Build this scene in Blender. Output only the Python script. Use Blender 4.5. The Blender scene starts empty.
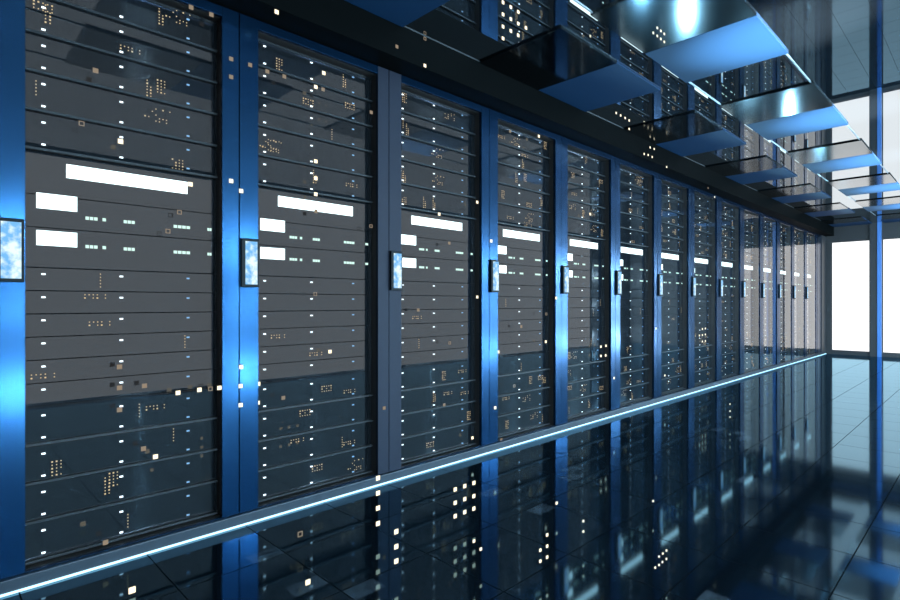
import bpy, bmesh, math, random
from mathutils import Vector, Matrix

random.seed(11)
C = bpy.context.scene.collection
SC = bpy.context.scene

# ------------------------------------------------------------------ layout (metres)
D = 2.30                     # camera to the plane of the rack doors
F = 539.0                    # focal length in pixels of a 900 px wide frame
HX, HY = 998.0, 303.0        # where the rack row vanishes
ANG = math.atan((HX - 450) / F)
CA, SA = math.cos(ANG), math.sin(ANG)
EYE = 0.4172 * D
CEIL = EYE + 0.624 * D       # mirror ceiling
RTOP = EYE + 0.546 * D       # rack tops
PITCH = 0.3551 * D           # one rack
S0 = (0.4281 - 0.3551) * D   # left side of the nearest rack
NR = 14
END = 5.318 * D              # end wall
RW = D + 0.655 * D           # right wall
REC = 0.027 * D               # servers sit this far behind the glass
X_FRONT = 0.0

def on_plane(px, py, x):
    """point of the plane X = x that the camera sees at pixel px, py"""
    u = (px - 450) / F; v = (HY - py) / F
    d = Vector((-SA + CA * u, CA + SA * u, v))
    k = (x - D) / d.x
    return Vector((x, d.y * k, EYE + v * k))

# ------------------------------------------------------------------ helpers
class MB:
    def __init__(self): self.bm = bmesh.new()
    def box(self, a, b, mi=0, bev=0.0):
        lo = [min(a[i], b[i]) for i in range(3)]; hi = [max(a[i], b[i]) for i in range(3)]
        vs = [self.bm.verts.new((x, y, z)) for x in (lo[0], hi[0]) for y in (lo[1], hi[1]) for z in (lo[2], hi[2])]
        fs = []
        for q in ((0,1,3,2),(4,6,7,5),(0,4,5,1),(2,3,7,6),(0,2,6,4),(1,5,7,3)):
            f = self.bm.faces.new([vs[i] for i in q]); f.material_index = mi; fs.append(f)
        if bev > 0:
            es = list({e for f in fs for e in f.edges})
            r = bmesh.ops.bevel(self.bm, geom=es, offset=bev, segments=2, affect='EDGES', profile=0.7)
            for f in r['faces']: f.material_index = mi
        return self
    def ring(self, x0, x1, y0, y1, z0, z1, t, mi=0):
        """rectangular frame in the YZ plane"""
        self.box((x0, y0, z0), (x1, y1, z0 + t), mi); self.box((x0, y0, z1 - t), (x1, y1, z1), mi)
        self.box((x0, y0, z0 + t), (x1, y0 + t, z1 - t), mi); self.box((x0, y1 - t, z0 + t), (x1, y1, z1 - t), mi)
        return self
    def mesh(self, name, mats):
        me = bpy.data.meshes.new(name); self.bm.to_mesh(me); self.bm.free()
        for m in (mats if isinstance(mats, (list, tuple)) else [mats]): me.materials.append(m)
        return me
    def build(self, name, mats, parent=None, loc=None):
        return link(name, self.mesh(name, mats), parent, loc)

def link(name, me, parent=None, loc=None):
    o = bpy.data.objects.new(name, me); C.objects.link(o)
    if parent is not None: o.parent = parent
    if loc is not None: o.location = loc
    return o

def empty(name, loc):
    o = bpy.data.objects.new(name, None); o.empty_display_size = 0.1; C.objects.link(o); o.location = loc
    return o

def tag(o, label, cat, group=None):
    o['label'] = label; o['category'] = cat
    if group: o['group'] = group
    return o

def struct(o):
    o['kind'] = 'structure'; return o

def copy_tree(o, parent=None):
    c = o.copy(); C.objects.link(c)
    c.parent = parent
    for ch in list(o.children): copy_tree(ch, c)
    return c

ORD = ['first', 'second', 'third', 'fourth', 'fifth', 'sixth', 'seventh', 'eighth', 'ninth', 'tenth', 'eleventh', 'twelfth', 'thirteenth', 'fourteenth']

# ------------------------------------------------------------------ materials
def nt(name):
    m = bpy.data.materials.new(name); m.use_nodes = True
    t = m.node_tree; t.nodes.clear()
    out = t.nodes.new('ShaderNodeOutputMaterial')
    return m, t, out
def node(t, kind, **kw):
    n = t.nodes.new(kind)
    for k, v in kw.items():
        if k in n.inputs: n.inputs[k].default_value = v
        else: setattr(n, k, v)
    return n
def rgba(c): return (c[0], c[1], c[2], 1.0)

def principled(name, col, rough=0.5, metal=0.0, ior=1.5, coat=0.0, coat_rough=0.03, noise=0.0, nscale=6.0, aniso=0.0):
    m, t, out = nt(name)
    p = node(t, 'ShaderNodeBsdfPrincipled')
    p.inputs['Base Color'].default_value = rgba(col)
    p.inputs['Roughness'].default_value = rough; p.inputs['Metallic'].default_value = metal
    p.inputs['IOR'].default_value = ior
    p.inputs['Coat Weight'].default_value = coat; p.inputs['Coat Roughness'].default_value = coat_rough
    p.inputs['Anisotropic'].default_value = aniso
    if noise:
        tc = node(t, 'ShaderNodeTexCoord'); nz = node(t, 'ShaderNodeTexNoise')
        nz.inputs['Scale'].default_value = nscale; nz.inputs['Detail'].default_value = 3
        mr = node(t, 'ShaderNodeMapRange')
        mr.inputs['To Min'].default_value = max(0.0, rough - noise); mr.inputs['To Max'].default_value = rough + noise
        t.links.new(tc.outputs['Object'], nz.inputs['Vector']); t.links.new(nz.outputs['Fac'], mr.inputs['Value'])
        t.links.new(mr.outputs['Result'], p.inputs['Roughness'])
    t.links.new(p.outputs[0], out.inputs['Surface'])
    return m

def emit(name, col, s):
    m, t, out = nt(name)
    e = node(t, 'ShaderNodeEmission'); e.inputs['Color'].default_value = rgba(col); e.inputs['Strength'].default_value = s
    t.links.new(e.outputs[0], out.inputs['Surface'])
    return m

def mirror_mat(name, tint, fac, base, rough=0.0):
    m, t, out = nt(name)
    g = node(t, 'ShaderNodeBsdfGlossy'); g.inputs['Color'].default_value = rgba(tint); g.inputs['Roughness'].default_value = rough
    d = node(t, 'ShaderNodeBsdfDiffuse'); d.inputs['Color'].default_value = rgba(base)
    mx = node(t, 'ShaderNodeMixShader'); mx.inputs[0].default_value = fac
    t.links.new(d.outputs[0], mx.inputs[1]); t.links.new(g.outputs[0], mx.inputs[2]); t.links.new(mx.outputs[0], out.inputs['Surface'])
    return m

def glass_mat(name):
    m, t, out = nt(name)
    tr = node(t, 'ShaderNodeBsdfTransparent'); tr.inputs['Color'].default_value = (0.93, 0.94, 0.95, 1)
    g = node(t, 'ShaderNodeBsdfGlossy'); g.inputs['Roughness'].default_value = 0.0; g.inputs['Color'].default_value = (0.98, 0.97, 0.97, 1)
    fr = node(t, 'ShaderNodeFresnel'); fr.inputs['IOR'].default_value = 1.42
    mx = node(t, 'ShaderNodeMixShader')
    ge = node(t, 'ShaderNodeNewGeometry')          # only the outer face of the pane reflects
    iv = node(t, 'ShaderNodeMath', operation='SUBTRACT'); iv.inputs[0].default_value = 1.0
    mu = node(t, 'ShaderNodeMath', operation='MULTIPLY')
    t.links.new(ge.outputs['Backfacing'], iv.inputs[1]); t.links.new(iv.outputs[0], mu.inputs[0])
    ar = node(t, 'ShaderNodeMapRange')             # anti-reflection coating: weak head-on, full at grazing angles
    ar.inputs['From Min'].default_value = 0.08; ar.inputs['From Max'].default_value = 0.27
    m2 = node(t, 'ShaderNodeMath', operation='MULTIPLY')
    t.links.new(fr.outputs[0], ar.inputs['Value']); t.links.new(ar.outputs[0], m2.inputs[0]); t.links.new(fr.outputs[0], m2.inputs[1])
    t.links.new(m2.outputs[0], mu.inputs[1])
    t.links.new(mu.outputs[0], mx.inputs[0]); t.links.new(tr.outputs[0], mx.inputs[1]); t.links.new(g.outputs[0], mx.inputs[2])
    t.links.new(mx.outputs[0], out.inputs['Surface'])
    return m

def floor_mat():
    m, t, out = nt('polished_floor_tiles')
    tc = node(t, 'ShaderNodeTexCoord')
    mp = node(t, 'ShaderNodeMapping'); mp.inputs['Location'].default_value = (0.0, -0.435 * D, 0)
    t.links.new(tc.outputs['Object'], mp.inputs['Vector'])
    br = node(t, 'ShaderNodeTexBrick')
    br.offset = 0.0; br.squash = 1.0
    br.inputs['Scale'].default_value = 1.0; br.inputs['Mortar Size'].default_value = 0.0022; br.inputs['Mortar Smooth'].default_value = 0.1
    br.inputs['Brick Width'].default_value = 0.1665 * D; br.inputs['Row Height'].default_value = 0.1665 * D
    t.links.new(mp.outputs['Vector'], br.inputs['Vector'])
    # scuffs: faint blocky worn rectangles on a few tiles
    mp2 = node(t, 'ShaderNodeMapping'); mp2.inputs['Scale'].default_value = (13.0, 8.0, 1.0)
    t.links.new(tc.outputs['Object'], mp2.inputs['Vector'])
    fl = node(t, 'ShaderNodeVectorMath', operation='FLOOR'); t.links.new(mp2.outputs['Vector'], fl.inputs[0])
    wn = node(t, 'ShaderNodeTexWhiteNoise'); t.links.new(fl.outputs['Vector'], wn.inputs['Vector'])
    gt = node(t, 'ShaderNodeMath', operation='GREATER_THAN'); gt.inputs[1].default_value = 0.982
    t.links.new(wn.outputs['Value'], gt.inputs[0])
    nz = node(t, 'ShaderNodeTexNoise'); nz.inputs['Scale'].default_value = 14.0
    t.links.new(tc.outputs['Object'], nz.inputs['Vector'])
    mu = node(t, 'ShaderNodeMath', operation='MULTIPLY'); t.links.new(gt.outputs[0], mu.inputs[0]); t.links.new(nz.outputs['Fac'], mu.inputs[1])
    base = node(t, 'ShaderNodeMix', data_type='RGBA')
    base.inputs[6].default_value = (0.0015, 0.003, 0.005, 1); base.inputs[7].default_value = (0.035, 0.05, 0.065, 1)
    t.links.new(mu.outputs[0], base.inputs[0])
    d = node(t, 'ShaderNodeBsdfDiffuse'); t.links.new(base.outputs[2], d.inputs['Color'])
    g = node(t, 'ShaderNodeBsdfGlossy'); g.inputs['Color'].default_value = (0.45, 0.78, 1.0, 1); g.inputs['Roughness'].default_value = 0.06
    fr = node(t, 'ShaderNodeFresnel'); fr.inputs['IOR'].default_value = 2.3
    mx = node(t, 'ShaderNodeMixShader')
    t.links.new(fr.outputs[0], mx.inputs[0]); t.links.new(d.outputs[0], mx.inputs[1]); t.links.new(g.outputs[0], mx.inputs[2])
    gd = node(t, 'ShaderNodeBsdfDiffuse'); gd.inputs['Color'].default_value = (0.002, 0.003, 0.004, 1)
    mx2 = node(t, 'ShaderNodeMixShader')
    t.links.new(br.outputs['Fac'], mx2.inputs[0]); t.links.new(mx.outputs[0], mx2.inputs[1]); t.links.new(gd.outputs[0], mx2.inputs[2])
    t.links.new(mx2.outputs[0], out.inputs['Surface'])
    return m

def screen_mat():
    m, t, out = nt('cloudy_blue_screen')
    tc = node(t, 'ShaderNodeTexCoord')
    nz = node(t, 'ShaderNodeTexNoise'); nz.inputs['Scale'].default_value = 34.0; nz.inputs['Detail'].default_value = 5.0
    t.links.new(tc.outputs['Object'], nz.inputs['Vector'])
    cr = node(t, 'ShaderNodeValToRGB')
    cr.color_ramp.elements[0].position = 0.40; cr.color_ramp.elements[0].color = (0.18, 0.48, 0.85, 1)
    cr.color_ramp.elements[1].position = 0.62; cr.color_ramp.elements[1].color = (0.80, 0.97, 1.0, 1)
    e = node(t, 'ShaderNodeEmission'); e.inputs['Strength'].default_value = 1.15
    t.links.new(nz.outputs['Fac'], cr.inputs[0]); t.links.new(cr.outputs[0], e.inputs['Color']); t.links.new(e.outputs[0], out.inputs['Surface'])
    return m

M = dict(
    floor=floor_mat(),
    ceiling=mirror_mat('mirror_ceiling', (0.80, 0.86, 0.90), 0.70, (0.006, 0.008, 0.010)),
    wall=principled('charcoal_wall_paint', (0.009, 0.010, 0.012), 0.55, noise=0.1),
    soffit=principled('black_lacquer', (0.0018, 0.0024, 0.0026), 0.5, ior=1.05),
    post=principled('dark_grey_post', (0.014, 0.016, 0.019), 0.45, noise=0.08),
    blue=principled('blue_anodised_metal', (0.007, 0.038, 0.098), 0.22, 0.92, noise=0.08, nscale=2.2),
    gun=principled('gunmetal_paint', (0.007, 0.011, 0.021), 0.60, 0.1, ior=1.25),
    plinth=principled('blue_grey_plinth', (0.012, 0.022, 0.034), 0.4, 0.2),
    cabinet=principled('black_cabinet_steel', (0.016, 0.015, 0.014), 0.5),
    chassis=principled('black_server_front', (0.006, 0.008, 0.010), 0.0, 0.0, ior=1.76),
    lip=principled('grey_shelf_lip', (0.020, 0.024, 0.027), 0.45, 0.0, ior=1.3),
    glass=glass_mat('clear_door_glass'),
    bezel=principled('black_bezel', (0.004, 0.008, 0.011), 0.4, ior=1.15),
    screen=screen_mat(),
    window=emit('bright_white_window', (1.0, 1.0, 1.0), 1.35),
    side_window=emit('frosted_side_window', (0.92, 0.97, 1.0), 1.3),
    bar=emit('white_light_bar', (0.82, 1.0, 1.0), 3.0),
    led=emit('white_led', (0.85, 0.95, 1.0), 2.6),
    led_blue=emit('blue_led', (0.35, 0.65, 1.0), 1.0),
    seg=emit('pale_green_segment', (0.70, 1.0, 0.88), 1.3),
    amber=emit('amber_dot', (1.0, 0.72, 0.40), 0.9),
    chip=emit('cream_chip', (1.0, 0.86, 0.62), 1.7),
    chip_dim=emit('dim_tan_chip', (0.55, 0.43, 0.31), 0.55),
    strip=emit('ice_blue_strip', (0.50, 0.83, 1.0), 2.2),
    tile_rough=principled('brushed_dark_tile', (0.06, 0.085, 0.10), 0.11, 1.0),
    tile_blue=principled('satin_blue_tile', (0.0045, 0.020, 0.050), 0.6, 0.0, ior=1.15),
    blue_lit=principled('blue_post_lit_tone', (0.05, 0.15, 0.40), 0.4, 0.2, noise=0.1),  # post between the windows: its missing highlight is put into a paler blue
    rail=principled('pale_metal_rail', (0.25, 0.30, 0.33), 0.35, 0.6),
)

# ------------------------------------------------------------------ camera
cam_d = bpy.data.cameras.new('camera'); cam = bpy.data.objects.new('camera', cam_d); C.objects.link(cam)
cam.location = (D, 0, EYE); cam.rotation_euler = (math.pi / 2, 0, ANG)
cam_d.sensor_width = 36.0; cam_d.lens = F / 900 * 36.0; cam_d.shift_y = (HY - 300) / 900.0
cam_d.clip_start = 0.02; cam_d.clip_end = 100
SC.camera = cam

# ------------------------------------------------------------------ the room
NEAR = -1.6 * D
DEEP = -1.05
def P(L): return D - L * D          # distance from the camera towards the racks -> world X
struct(MB().box((DEEP - 0.1, NEAR - 0.1, -0.1), (RW + 0.1, END + 0.1, 0)).build('floor', M['floor']))
struct(MB().box((DEEP - 0.1, NEAR - 0.1, CEIL), (RW + 0.1, END + 0.1, CEIL + 0.1)).build('ceiling', M['ceiling']))
struct(MB().box((DEEP - 0.1, NEAR - 0.1, 0), (DEEP, END + 0.1, CEIL)).build('wall_left', M['wall']))
struct(MB().box((DEEP, NEAR - 0.1, 0), (RW, NEAR, CEIL)).build('wall_rear', M['wall']))
# end wall with three openings cut out
sill = 0.029 * D; head = EYE + 0.498 * D
w1 = (P(0.9588), P(0.706)); w2 = (P(0.6307), P(0.371))
e = MB()
e.box((DEEP, END, 0), (RW, END + 0.1, sill)); e.box((DEEP, END, head), (RW, END + 0.1, CEIL))
for a, b in ((DEEP, w1[0]), (w1[1], w2[0]), (w2[1], RW)): e.box((a, END, sill), (b, END + 0.1, head))
struct(e.build('wall_end', M['wall']))
sw0, sw1 = NEAR + 0.35, 4.558 * D
e = MB()
e.box((RW, NEAR, 0), (RW + 0.1, END, 0.012)); e.box((RW, NEAR, CEIL - 0.03), (RW + 0.1, END, CEIL))
e.box((RW, NEAR, 0.012), (RW + 0.1, sw0, CEIL - 0.03)); e.box((RW, sw1, 0.012), (RW + 0.1, END, CEIL - 0.03))
struct(e.build('wall_right', M['wall']))
for n, (a, b) in enumerate((w1, w2)):
    fr = MB(); t = 0.012
    fr.box((a, END + 0.03, sill), (b, END + 0.07, sill + t)); fr.box((a, END + 0.03, head - t), (b, END + 0.07, head))
    fr.box((a, END + 0.03, sill + t), (a + t, END + 0.07, head - t)); fr.box((b - t, END + 0.03, sill + t), (b, END + 0.07, head - t))
    wo = struct(fr.build('window_%d' % (n + 1), M['post']))
    MB().box((a + t, END + 0.045, sill + t), (b - t, END + 0.055, head - t)).build('window_pane', M['window'], wo)
fr = MB(); t = 0.015
fr.ring(RW + 0.03, RW + 0.07, sw0, sw1, 0.012, CEIL - 0.03, t)
wo = struct(fr.build('window_3', M['post']))
MB().box((RW + 0.045, sw0 + t, 0.012 + t), (RW + 0.055, sw1 - t, CEIL - 0.03 - t)).build('window_pane', M['side_window'], wo)

# soffit over the racks, plinth below them, posts at the far corner and between the windows
RL = S0; RR = S0 + NR * PITCH
xs = P(0.939)
struct(MB().box((-0.35, NEAR + 0.02, RTOP + 0.004), (xs, END, CEIL), 0).build('trim_1', M['soffit']))
PL = 0.0205 * D
struct(MB().box((-0.9, RL - 0.6, 0), (0.016, END, PL), 0, 0.003).build('trim_2', M['plinth']))
struct(MB().box((-0.06, RR + 0.004, PL), (0.004, RR + 0.30, RTOP), 0).build('trim_3', M['blue']))
struct(MB().box((-0.06, RR + 0.30, PL), (0.016, END, RTOP), 0).build('trim_4', M['post']))
struct(MB().box((w1[1] + 0.004, END - 0.05, 0), (P(0.656), END, CEIL), 0).build('trim_5', M['post']))
struct(MB().box((P(0.656), END - 0.07, 0), (w2[0] - 0.003, END, CEIL), 0).build('trim_6', M['blue_lit']))
for k, L in enumerate((0.611, 0.371)):
    struct(MB().box((P(L) - 0.0025, 0.3, CEIL - 0.005), (P(L) + 0.0025, END, CEIL)).build('trim_%d' % (7 + k), M['rail']))
struct(MB().box((xs, NEAR + 0.02, CEIL - 0.004), (xs + 0.002, END, CEIL)).build('trim_9', M['lip']))
tag(MB().box((0.0165, RL - 0.6, 0.001), (0.0245, END - 0.002, 0.007), 0, 0.0015).build('light_strip', M['strip']),
    'thin ice-blue glowing light strip along the foot of the server racks', 'light strip')

# ------------------------------------------------------------------ ceiling tiles
TW = 0.2547 * D
rows = ((0.3637, 0.6164, 'aisle-side row'), (0.689, 0.939, 'row beside the black soffit'))
kinds = {}
for ri, (La, Lb, rn) in enumerate(rows):
    for k in range(-1, 6):
        s_a = 1.0286 * D + k * 3 * TW
        far = ORD[k] if k >= 0 else ''
        for half in (0, 1):
            y0 = s_a + half * TW + 0.0015; y1 = min(s_a + (half + 1) * TW - 0.0015, END - 0.01)
            if y1 - y0 < 0.05: continue
            o = MB().box((P(Lb) + 0.002, y0, CEIL - 0.011), (P(La) - 0.002, y1, CEIL - 0.001), 0, 0.0012).build(
                'ceiling_tile', M['tile_rough'] if half == 0 else M['tile_blue'])
            if k < 0:      # overhead, just above the frame: it shows mirrored in the glass of the nearest racks
                tag(o, 'satin blue ceiling tile cut by the top edge of the view, row beside the soffit' if half and ri else ('brushed dark' if half == 0 else 'satin blue') + ' ceiling tile overhead, mirrored in the nearest rack glass, ' + rn, 'ceiling tile', 'ceiling tiles of the ' + rn)
                continue
            tag(o, ('brushed dark metal ceiling tile, ' if half == 0 else 'satin blue ceiling tile, ') + far + ' from the front, ' + rn,
                'ceiling tile', 'ceiling tiles of the ' + rn)

# ------------------------------------------------------------------ server racks
LS, RS = 0.0372 * D, 0.0316 * D        # door stiles
ZB = EYE - 0.395 * D; ZT = EYE + 0.528 * D
door_x0, door_x1 = -0.020, 0.0
def hz(h): return EYE + h * D

# cabinet body (local: y 0..PITCH, x behind the door)
GAP = 0.0022
cab = MB()
dp = 0.95
cab.box((-dp, GAP, PL + 0.001), (-0.022, LS - 0.01, RTOP)); cab.box((-dp, PITCH - RS + 0.004, PL + 0.001), (-0.022, PITCH - GAP, RTOP))
cab.box((-dp, LS - 0.01, ZT), (-0.022, PITCH - RS + 0.004, RTOP)); cab.box((-dp, LS - 0.01, PL + 0.001), (-0.022, PITCH - RS + 0.004, ZB))
cab.box((-dp, LS - 0.01, ZB), (-dp + 0.02, PITCH - RS + 0.004, ZT))
cab_me = cab.mesh('cabinet', M['cabinet'])

def door_mesh(lm, rm, tm):
    d = MB()
    d.box((door_x0, GAP, PL + 0.002), (door_x1, LS, RTOP - 0.001), 0, 0.0015)
    d.box((door_x0, PITCH - RS, PL + 0.002), (door_x1, PITCH - GAP, RTOP - 0.001), 1, 0.0015)
    d.box((door_x0, LS, ZT), (door_x1 - 0.001, PITCH - RS, RTOP - 0.001), 2, 0.0015)
    d.box((door_x0, LS, PL + 0.002), (door_x1 - 0.001, PITCH - RS, ZB), 2, 0.0015)
    return d.mesh('door_frame', [M[lm], M[rm], M[tm]])
door_v = {}
glass_me = MB().box((-0.012, LS - 0.003, ZB - 0.003), (-0.008, PITCH - RS + 0.003, ZT + 0.003)).mesh('glass_pane', M['glass'])
hz0, hz1 = hz(0.030), hz(0.122)
hb = MB(); hb.box((0.0, 0.004, hz0), (0.016, LS - 0.004, hz1), 0, 0.003); handle_me = hb.mesh('door_handle', M['bezel'])
hs = MB(); hs.box((0.0155, 0.020, hz0 + 0.012), (0.0172, LS - 0.012, hz1 - 0.012)); hscreen_me = hs.mesh('handle_screen', M['screen'])

racks = []
where = ['nearest'] + ORD[1:]
for i in range(NR):
    y = S0 + i * PITCH
    r = empty('server_rack', (0, y, PL))
    lm = 'gun' if i == 2 else 'blue'
    rm = 'gun' if i == 1 else 'blue'
    tm = 'blue'
    key = (lm, rm, tm)
    if key not in door_v: door_v[key] = door_mesh(*key)
    off = (0, 0, -PL)
    link('cabinet', cab_me, r, off); link('door_frame', door_v[key], r, off); link('glass_pane', glass_me, r, off)
    h = link('door_handle', handle_me, r, off); link('handle_screen', hscreen_me, h)
    pos = 'nearest to the viewer' if i == 0 else ('at the far end of the row' if i == NR - 1 else ORD[i] + ' from the front')
    extra = ' with one dull gunmetal door stile' if i in (1, 2) else ''
    tag(r, 'tall glass-fronted server rack%s, %s' % (extra, pos), 'server rack', 'server racks along the left side')
    racks.append(r)

# ------------------------------------------------------------------ servers inside the racks
K = 1.0
SX = -REC                              # plane of the server fronts
y_in0, y_in1 = LS - 0.010 + 0.002, PITCH - RS + 0.004 - 0.002
LEDY = (0.062 * D, 0.1666 * D, 0.2722 * D)
tops = [0.526, 0.477, 0.417, 0.357, 0.297, 0.237, 0.1697, 0.1185, 0.0554]
mid = [0.0554 + (-0.1616 - 0.0554) * k / 6 for k in range(1, 7)]
lows = [-0.2216, -0.2816, -0.3416, -0.3935]
edges = [tops[0]] + [v * 0.978 for v in tops[1:] + mid + lows[:-1]] + [lows[-1]]
led_me = MB().box((0, -0.0058, -0.0028), (0.004, 0.0058, 0.0028), 0, 0.001).mesh('status_led', M['led'])
ledb_me = MB().box((0, -0.0055, -0.0028), (0.004, 0.0055, 0.0028), 0, 0.0008).mesh('status_led', M['led_blue'])
def seg_mesh(spans):
    b = MB()
    for a, c in spans: b.box((0, a, -0.0058), (0.003, c, 0.0058), 0, 0.0006)
    return b.mesh('segment_lights', M['seg'])
# groups of little pale green segments, offsets along the rack in metres
def cells(a, b, n, skip=()):
    w = (b - a) / n
    return [(a + k * w + w * 0.1, a + (k + 1) * w - w * 0.1) for k in range(n) if k not in skip]
SEGS = [seg_mesh(cells(0.1157*D, 0.145*D, 5, (3,))), seg_mesh(cells(0.1695*D, 0.187*D, 3)), seg_mesh(cells(0.2473*D, 0.2761*D, 4)), seg_mesh(cells(0.3059*D, 0.3138*D, 2))]

def dots_mesh(w, h, cols, rows_, fill, rng):
    b = MB()
    for c in range(cols):
        for r_ in range(rows_):
            if rng.random() < fill:
                yy = c * w; zz = r_ * h
                q = 0.0016 if rng.random() < 0.8 else 0.0024
                b.box((0, yy - q, zz - q), (0.002, yy + q, zz + q))
    return b.mesh('activity_lights', M['amber'])
rng = random.Random(5)
DOTS = [dots_mesh(0.013, 0.012, c, r_, f, rng) for c, r_, f in ((5, 3, 0.9), (4, 4, 0.7), (6, 2, 0.8), (3, 5, 0.95), (7, 4, 0.45), (1, 5, 1.0), (2, 6, 0.9), (9, 6, 0.22))]

kinds_txt = {'tall': 'black server with grey shelf lip', 'bar': 'server with long white light bar', 'panel': 'server with white display', 'slim': 'slim black server'}
def server(kind, z0, z1):
    h = z1 - z0
    b = MB()
    b.box((SX - 0.55, y_in0, 0.0012), (SX, y_in1, h - 0.0012), 0, 0.0012)
    if kind == 'slim': b.box((SX, y_in0 + 0.001, h * 0.5 + 0.0012), (SX + 0.0016, y_in1 - 0.001, h - 0.002)); b.box((SX, y_in0 + 0.001, 0.002), (SX + 0.0016, y_in1 - 0.001, h * 0.5 - 0.0012))
    else: b.box((SX, y_in0 + 0.004, 0.012), (SX + 0.002, y_in1 - 0.004, h - 0.003))
    o = link('server', b.mesh('server', M['chassis']))
    if kind in ('tall',):
        MB().box((SX + 0.0002, y_in0 + 0.001, 0.0015), (SX + 0.016, y_in1 - 0.004, 0.010), 0, 0.001).build('shelf_lip', M['lip'], o)
    if kind in ('tall', 'slim'):
        zz = [0.0075 * D + 0.008, h - 0.014 * D] if kind == 'tall' else [h * 0.72]
        for z in zz:
            if z < 0.014 or z > h - 0.004: continue
            for c, yy in enumerate(LEDY):
                link('status_led', ledb_me if c == 2 else led_me, o, (SX + 0.0022, yy, z))
    if kind == 'bar':
        MB().box((SX + 0.0022, 0.0908 * D, 0.1965 * D - (z0 - EYE)), (SX + 0.006, 0.2709 * D, 0.218 * D - (z0 - EYE)), 0, 0.001).build('light_bar', M['bar'], o)
    if kind in ('panel',):
        first = z0 > hz(0.1)
        a, c = (0.1447, 0.1682) if first else (0.0883, 0.1111)
        MB().box((SX + 0.0022, 0.0532 * D, a * D - (z0 - EYE)), (SX + 0.006, 0.105 * D, c * D - (z0 - EYE)), 0, 0.001).build('display_panel', M['bar'], o)
        zs = (0.1362 if first else 0.0906) * D - (z0 - EYE)
        for s in SEGS: link('segment_lights', s, o, (SX + 0.0022, 0, zs))
    return o

protos = []
for j in range(len(edges) - 1):
    z1, z0 = hz(edges[j]), hz(edges[j + 1])
    kind = 'bar' if j == 5 else ('panel' if j in (6, 7) else ('slim' if 8 <= j <= 13 else 'tall'))
    protos.append((kind, z0, server(kind, z0, z1)))
def rackword(i):
    return 'nearest rack' if i == 0 else ('rack at the far end' if i == NR - 1 else ORD[i] + ' rack from the front')
counts = {}
pos_of = {}
for j, (kind, z0, o) in enumerate(protos):
    if kind == 'tall': pos_of[j] = (['topmost'] + ORD[1:])[j] + ' from the top' if j < 5 else ORD[j - 14] + ' below the slim ones'
    elif kind == 'slim': pos_of[j] = ORD[j - 8] + ' below the displays'
    elif kind == 'panel': pos_of[j] = 'upper of the two' if j == 6 else 'lower of the two'
    else: pos_of[j] = 'above the displays'
pos_of[0] = 'topmost'
gname = {'tall': 'deep servers in the racks', 'bar': 'servers with light bars', 'panel': 'servers with white displays', 'slim': 'slim servers in the racks'}
rng = random.Random(21)
for i in range(NR):
    for j, (kind, z0, src) in enumerate(protos):
        o = src if i == 0 else copy_tree(src)
        o.location = (0, S0 + i * PITCH, z0)
        tag(o, '%s, %s, %s' % (kinds_txt[kind], pos_of[j], rackword(i)), 'server', gname[kind])
# scattered amber activity lights on the server fronts (different from rack to rack)
servers = [o for o in C.objects if o.name.split('.')[0] == 'server']
for o in servers:
    i = int(round((o.location.y - S0) / PITCH))
    slim = o['group'].startswith('slim')
    for n in range(rng.choice((1, 2, 2, 3) if not slim else (0, 1, 1))):
        dm = rng.choice(DOTS if not slim else [DOTS[5], DOTS[2], DOTS[7]])
        hh = max(v.co.z for v in dm.vertices)
        top = max(v.co.z for v in o.data.vertices)
        if hh + 0.03 > top: continue
        wd = max(v.co.y for v in dm.vertices)
        yy = rng.uniform(y_in0 + 0.03, y_in1 - 0.03 - wd); zz = rng.uniform(0.016, top - hh - 0.008)
        if o['group'] in ('servers with light bars', 'servers with white displays') : continue
        link('activity_lights', dm, o, (SX + 0.0022, yy, zz))

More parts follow.
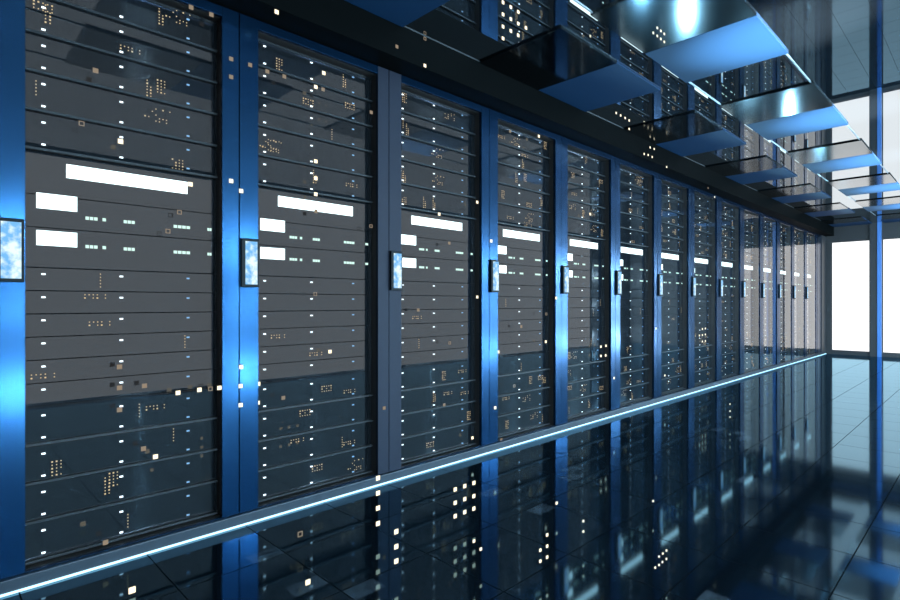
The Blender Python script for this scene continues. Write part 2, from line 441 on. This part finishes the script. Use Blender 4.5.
# ------------------------------------------------------------------ glowing square chips
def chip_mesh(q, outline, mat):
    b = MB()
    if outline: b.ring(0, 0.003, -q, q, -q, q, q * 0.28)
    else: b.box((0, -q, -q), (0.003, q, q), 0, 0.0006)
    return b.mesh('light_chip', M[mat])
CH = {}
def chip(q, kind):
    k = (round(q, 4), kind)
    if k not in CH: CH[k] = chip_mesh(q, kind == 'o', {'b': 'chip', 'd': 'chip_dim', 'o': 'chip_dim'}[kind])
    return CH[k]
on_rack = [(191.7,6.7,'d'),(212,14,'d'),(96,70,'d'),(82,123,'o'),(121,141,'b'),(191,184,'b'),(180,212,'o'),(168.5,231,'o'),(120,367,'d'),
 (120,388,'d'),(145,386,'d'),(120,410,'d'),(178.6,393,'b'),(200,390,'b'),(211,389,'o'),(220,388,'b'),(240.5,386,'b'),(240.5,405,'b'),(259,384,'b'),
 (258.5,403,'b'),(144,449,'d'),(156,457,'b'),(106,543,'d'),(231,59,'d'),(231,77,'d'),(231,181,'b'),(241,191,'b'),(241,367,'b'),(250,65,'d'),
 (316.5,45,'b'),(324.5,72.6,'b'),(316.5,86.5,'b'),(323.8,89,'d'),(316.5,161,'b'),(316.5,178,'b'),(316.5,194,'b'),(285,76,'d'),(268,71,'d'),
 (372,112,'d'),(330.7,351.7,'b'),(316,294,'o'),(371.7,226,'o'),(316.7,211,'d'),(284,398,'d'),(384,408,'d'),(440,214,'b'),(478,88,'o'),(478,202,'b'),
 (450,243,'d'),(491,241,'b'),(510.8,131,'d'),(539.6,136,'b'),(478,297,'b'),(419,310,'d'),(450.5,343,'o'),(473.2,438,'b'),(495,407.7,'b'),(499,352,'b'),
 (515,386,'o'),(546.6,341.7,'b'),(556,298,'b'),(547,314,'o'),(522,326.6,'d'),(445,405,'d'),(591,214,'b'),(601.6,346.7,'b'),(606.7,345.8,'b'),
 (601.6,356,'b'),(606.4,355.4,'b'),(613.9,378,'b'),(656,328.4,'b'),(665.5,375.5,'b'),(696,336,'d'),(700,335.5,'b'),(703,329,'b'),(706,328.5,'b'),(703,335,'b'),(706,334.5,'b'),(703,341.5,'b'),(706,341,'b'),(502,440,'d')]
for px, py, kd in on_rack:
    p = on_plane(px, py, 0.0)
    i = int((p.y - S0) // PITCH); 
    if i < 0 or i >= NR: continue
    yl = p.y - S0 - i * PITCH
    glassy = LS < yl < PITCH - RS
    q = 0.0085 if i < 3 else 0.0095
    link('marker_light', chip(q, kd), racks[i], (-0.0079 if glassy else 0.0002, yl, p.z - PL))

soff = [(276.5,12,'b','bright','leftmost'),(396.7,46.7,'d','dim','second from the left'),(424.7,65.7,'b','bright','third from the left'),(424.7,38.7,'o','hollow','at the top edge'),
        (629.5,126,'b','bright','just left of the cluster'),(650,147.5,'b','bright','top left of the cluster'),(654,149,'b','bright','top right of the cluster'),(644,154,'b','bright','lower left of the cluster'),
        (648,155,'b','bright','lower middle of the cluster'),(652,157,'b','bright','lower right of the cluster'),(666.5,167,'b','bright','right of the cluster'),
        (708,188,'d','dim','second from the far end'),(714.5,197,'b','bright','at the far end')]
for px, py, kd, w, ps in soff:
    o = link('light_chip', chip(0.0085, kd), None, on_plane(px, py, xs - 0.001))
    tag(o, 'tiny %s cream square light on the black soffit, %s' % (w, ps), 'light chip', 'square lights on the soffit')

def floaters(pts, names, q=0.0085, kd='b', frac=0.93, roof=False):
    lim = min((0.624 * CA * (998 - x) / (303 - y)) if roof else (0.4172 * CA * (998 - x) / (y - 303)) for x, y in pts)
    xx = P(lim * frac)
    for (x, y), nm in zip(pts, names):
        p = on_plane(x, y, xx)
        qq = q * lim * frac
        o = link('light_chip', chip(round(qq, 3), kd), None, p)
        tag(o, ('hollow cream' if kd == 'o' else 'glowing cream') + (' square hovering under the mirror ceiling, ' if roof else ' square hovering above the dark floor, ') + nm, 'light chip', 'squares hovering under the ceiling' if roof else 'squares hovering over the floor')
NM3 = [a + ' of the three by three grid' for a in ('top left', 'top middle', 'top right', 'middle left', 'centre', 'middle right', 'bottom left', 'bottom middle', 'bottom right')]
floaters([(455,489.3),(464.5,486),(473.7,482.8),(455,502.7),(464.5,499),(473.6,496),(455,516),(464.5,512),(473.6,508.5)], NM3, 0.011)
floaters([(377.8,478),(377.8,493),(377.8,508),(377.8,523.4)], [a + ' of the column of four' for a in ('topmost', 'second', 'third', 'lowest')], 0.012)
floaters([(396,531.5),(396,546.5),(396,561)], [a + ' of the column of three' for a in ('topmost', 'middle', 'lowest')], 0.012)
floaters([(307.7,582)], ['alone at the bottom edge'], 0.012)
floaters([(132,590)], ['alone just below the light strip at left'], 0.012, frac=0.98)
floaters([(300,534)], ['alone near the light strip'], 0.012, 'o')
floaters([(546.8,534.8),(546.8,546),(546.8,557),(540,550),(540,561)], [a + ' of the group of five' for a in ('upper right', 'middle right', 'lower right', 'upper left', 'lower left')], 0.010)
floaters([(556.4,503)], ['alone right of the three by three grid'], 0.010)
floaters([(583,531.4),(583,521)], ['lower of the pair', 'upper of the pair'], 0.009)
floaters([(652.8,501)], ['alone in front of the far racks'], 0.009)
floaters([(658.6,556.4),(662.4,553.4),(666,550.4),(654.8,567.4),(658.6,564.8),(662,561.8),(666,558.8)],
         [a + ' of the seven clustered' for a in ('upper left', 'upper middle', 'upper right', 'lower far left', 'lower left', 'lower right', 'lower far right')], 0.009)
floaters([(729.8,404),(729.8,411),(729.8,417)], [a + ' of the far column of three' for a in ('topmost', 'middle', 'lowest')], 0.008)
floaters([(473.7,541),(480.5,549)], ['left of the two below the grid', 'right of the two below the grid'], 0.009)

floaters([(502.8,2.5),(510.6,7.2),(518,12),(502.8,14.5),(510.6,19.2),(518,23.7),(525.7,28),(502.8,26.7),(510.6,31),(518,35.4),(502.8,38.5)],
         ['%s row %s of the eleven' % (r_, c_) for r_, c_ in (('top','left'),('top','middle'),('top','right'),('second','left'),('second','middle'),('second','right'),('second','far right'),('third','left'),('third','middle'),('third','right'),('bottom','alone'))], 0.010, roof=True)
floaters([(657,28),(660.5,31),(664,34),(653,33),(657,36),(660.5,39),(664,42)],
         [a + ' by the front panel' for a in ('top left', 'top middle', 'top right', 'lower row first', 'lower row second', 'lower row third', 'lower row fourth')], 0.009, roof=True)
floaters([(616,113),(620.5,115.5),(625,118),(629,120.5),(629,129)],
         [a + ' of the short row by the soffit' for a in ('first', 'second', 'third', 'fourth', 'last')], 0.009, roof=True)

# ------------------------------------------------------------------ lights
def spot(name, loc, aim, col, e, deg, blend=1.0, r=0.0):
    l = bpy.data.lights.new(name, 'SPOT'); l.color = col; l.energy = e; l.spot_size = math.radians(deg); l.spot_blend = blend; l.shadow_soft_size = r
    o = bpy.data.objects.new(name, l); C.objects.link(o); o.location = loc
    o.rotation_euler = (Vector(aim) - Vector(loc)).to_track_quat('-Z', 'Y').to_euler()
    return o
for k in range(5):
    s_b = 1.0286 * D + k * 3 * TW
    # added spots without fixtures: a pale wash on the satin tiles from the right side of the aisle, and a cool one on the brushed tiles from the racks' side
    spot('added_tile_spot', (P(-0.25), s_b + 1.5 * TW, 0.6), (P(0.34), s_b + 1.5 * TW, CEIL), (0.90, 0.97, 1.0), 6000, 22)
    spot('added_streak_spot', (P(0.88), s_b + 0.5 * TW + 1.05 * D, EYE + 0.06 * D), (P(0.46), s_b + 0.5 * TW, CEIL), (0.35, 0.75, 1.0), 130, 34)
    spot('added_streak_spot', (P(0.95), s_b + 0.5 * TW + 0.80 * D, EYE + 0.02 * D), (P(0.52), s_b + 0.5 * TW, CEIL), (0.30, 0.70, 1.0), 60, 30)
def point(name, loc, col, e):
    l = bpy.data.lights.new(name, 'POINT'); l.color = col; l.energy = e; l.shadow_soft_size = 0.0
    o = bpy.data.objects.new(name, l); C.objects.link(o); o.location = loc
for k in range(12):
    for hh, en in ((0.27, 105), (-0.02, 48), (-0.33, 105)):
        point('added_frame_light', (RW - 0.12, 0.6 + k * 1.0, hz(hh)), (0.55, 0.82, 1.0), en)  # added points, no lamps there: they put blue highlights on the rack frames

w = bpy.data.worlds.new('world'); SC.world = w; w.use_nodes = True
w.node_tree.nodes['Background'].inputs[0].default_value = (0.02, 0.05, 0.10, 1)
w.node_tree.nodes['Background'].inputs[1].default_value = 0.2

SC.view_settings.view_transform = 'Standard'; SC.view_settings.look = 'None'
SC.view_settings.exposure = 0.0; SC.view_settings.gamma = 1.0; SC.view_settings.use_curve_mapping = False
SC.cycles.max_bounces = 10; SC.cycles.glossy_bounces = 6; SC.cycles.transparent_max_bounces = 16; SC.cycles.diffuse_bounces = 3
SC.cycles.use_denoising = True; SC.cycles.use_adaptive_sampling = False
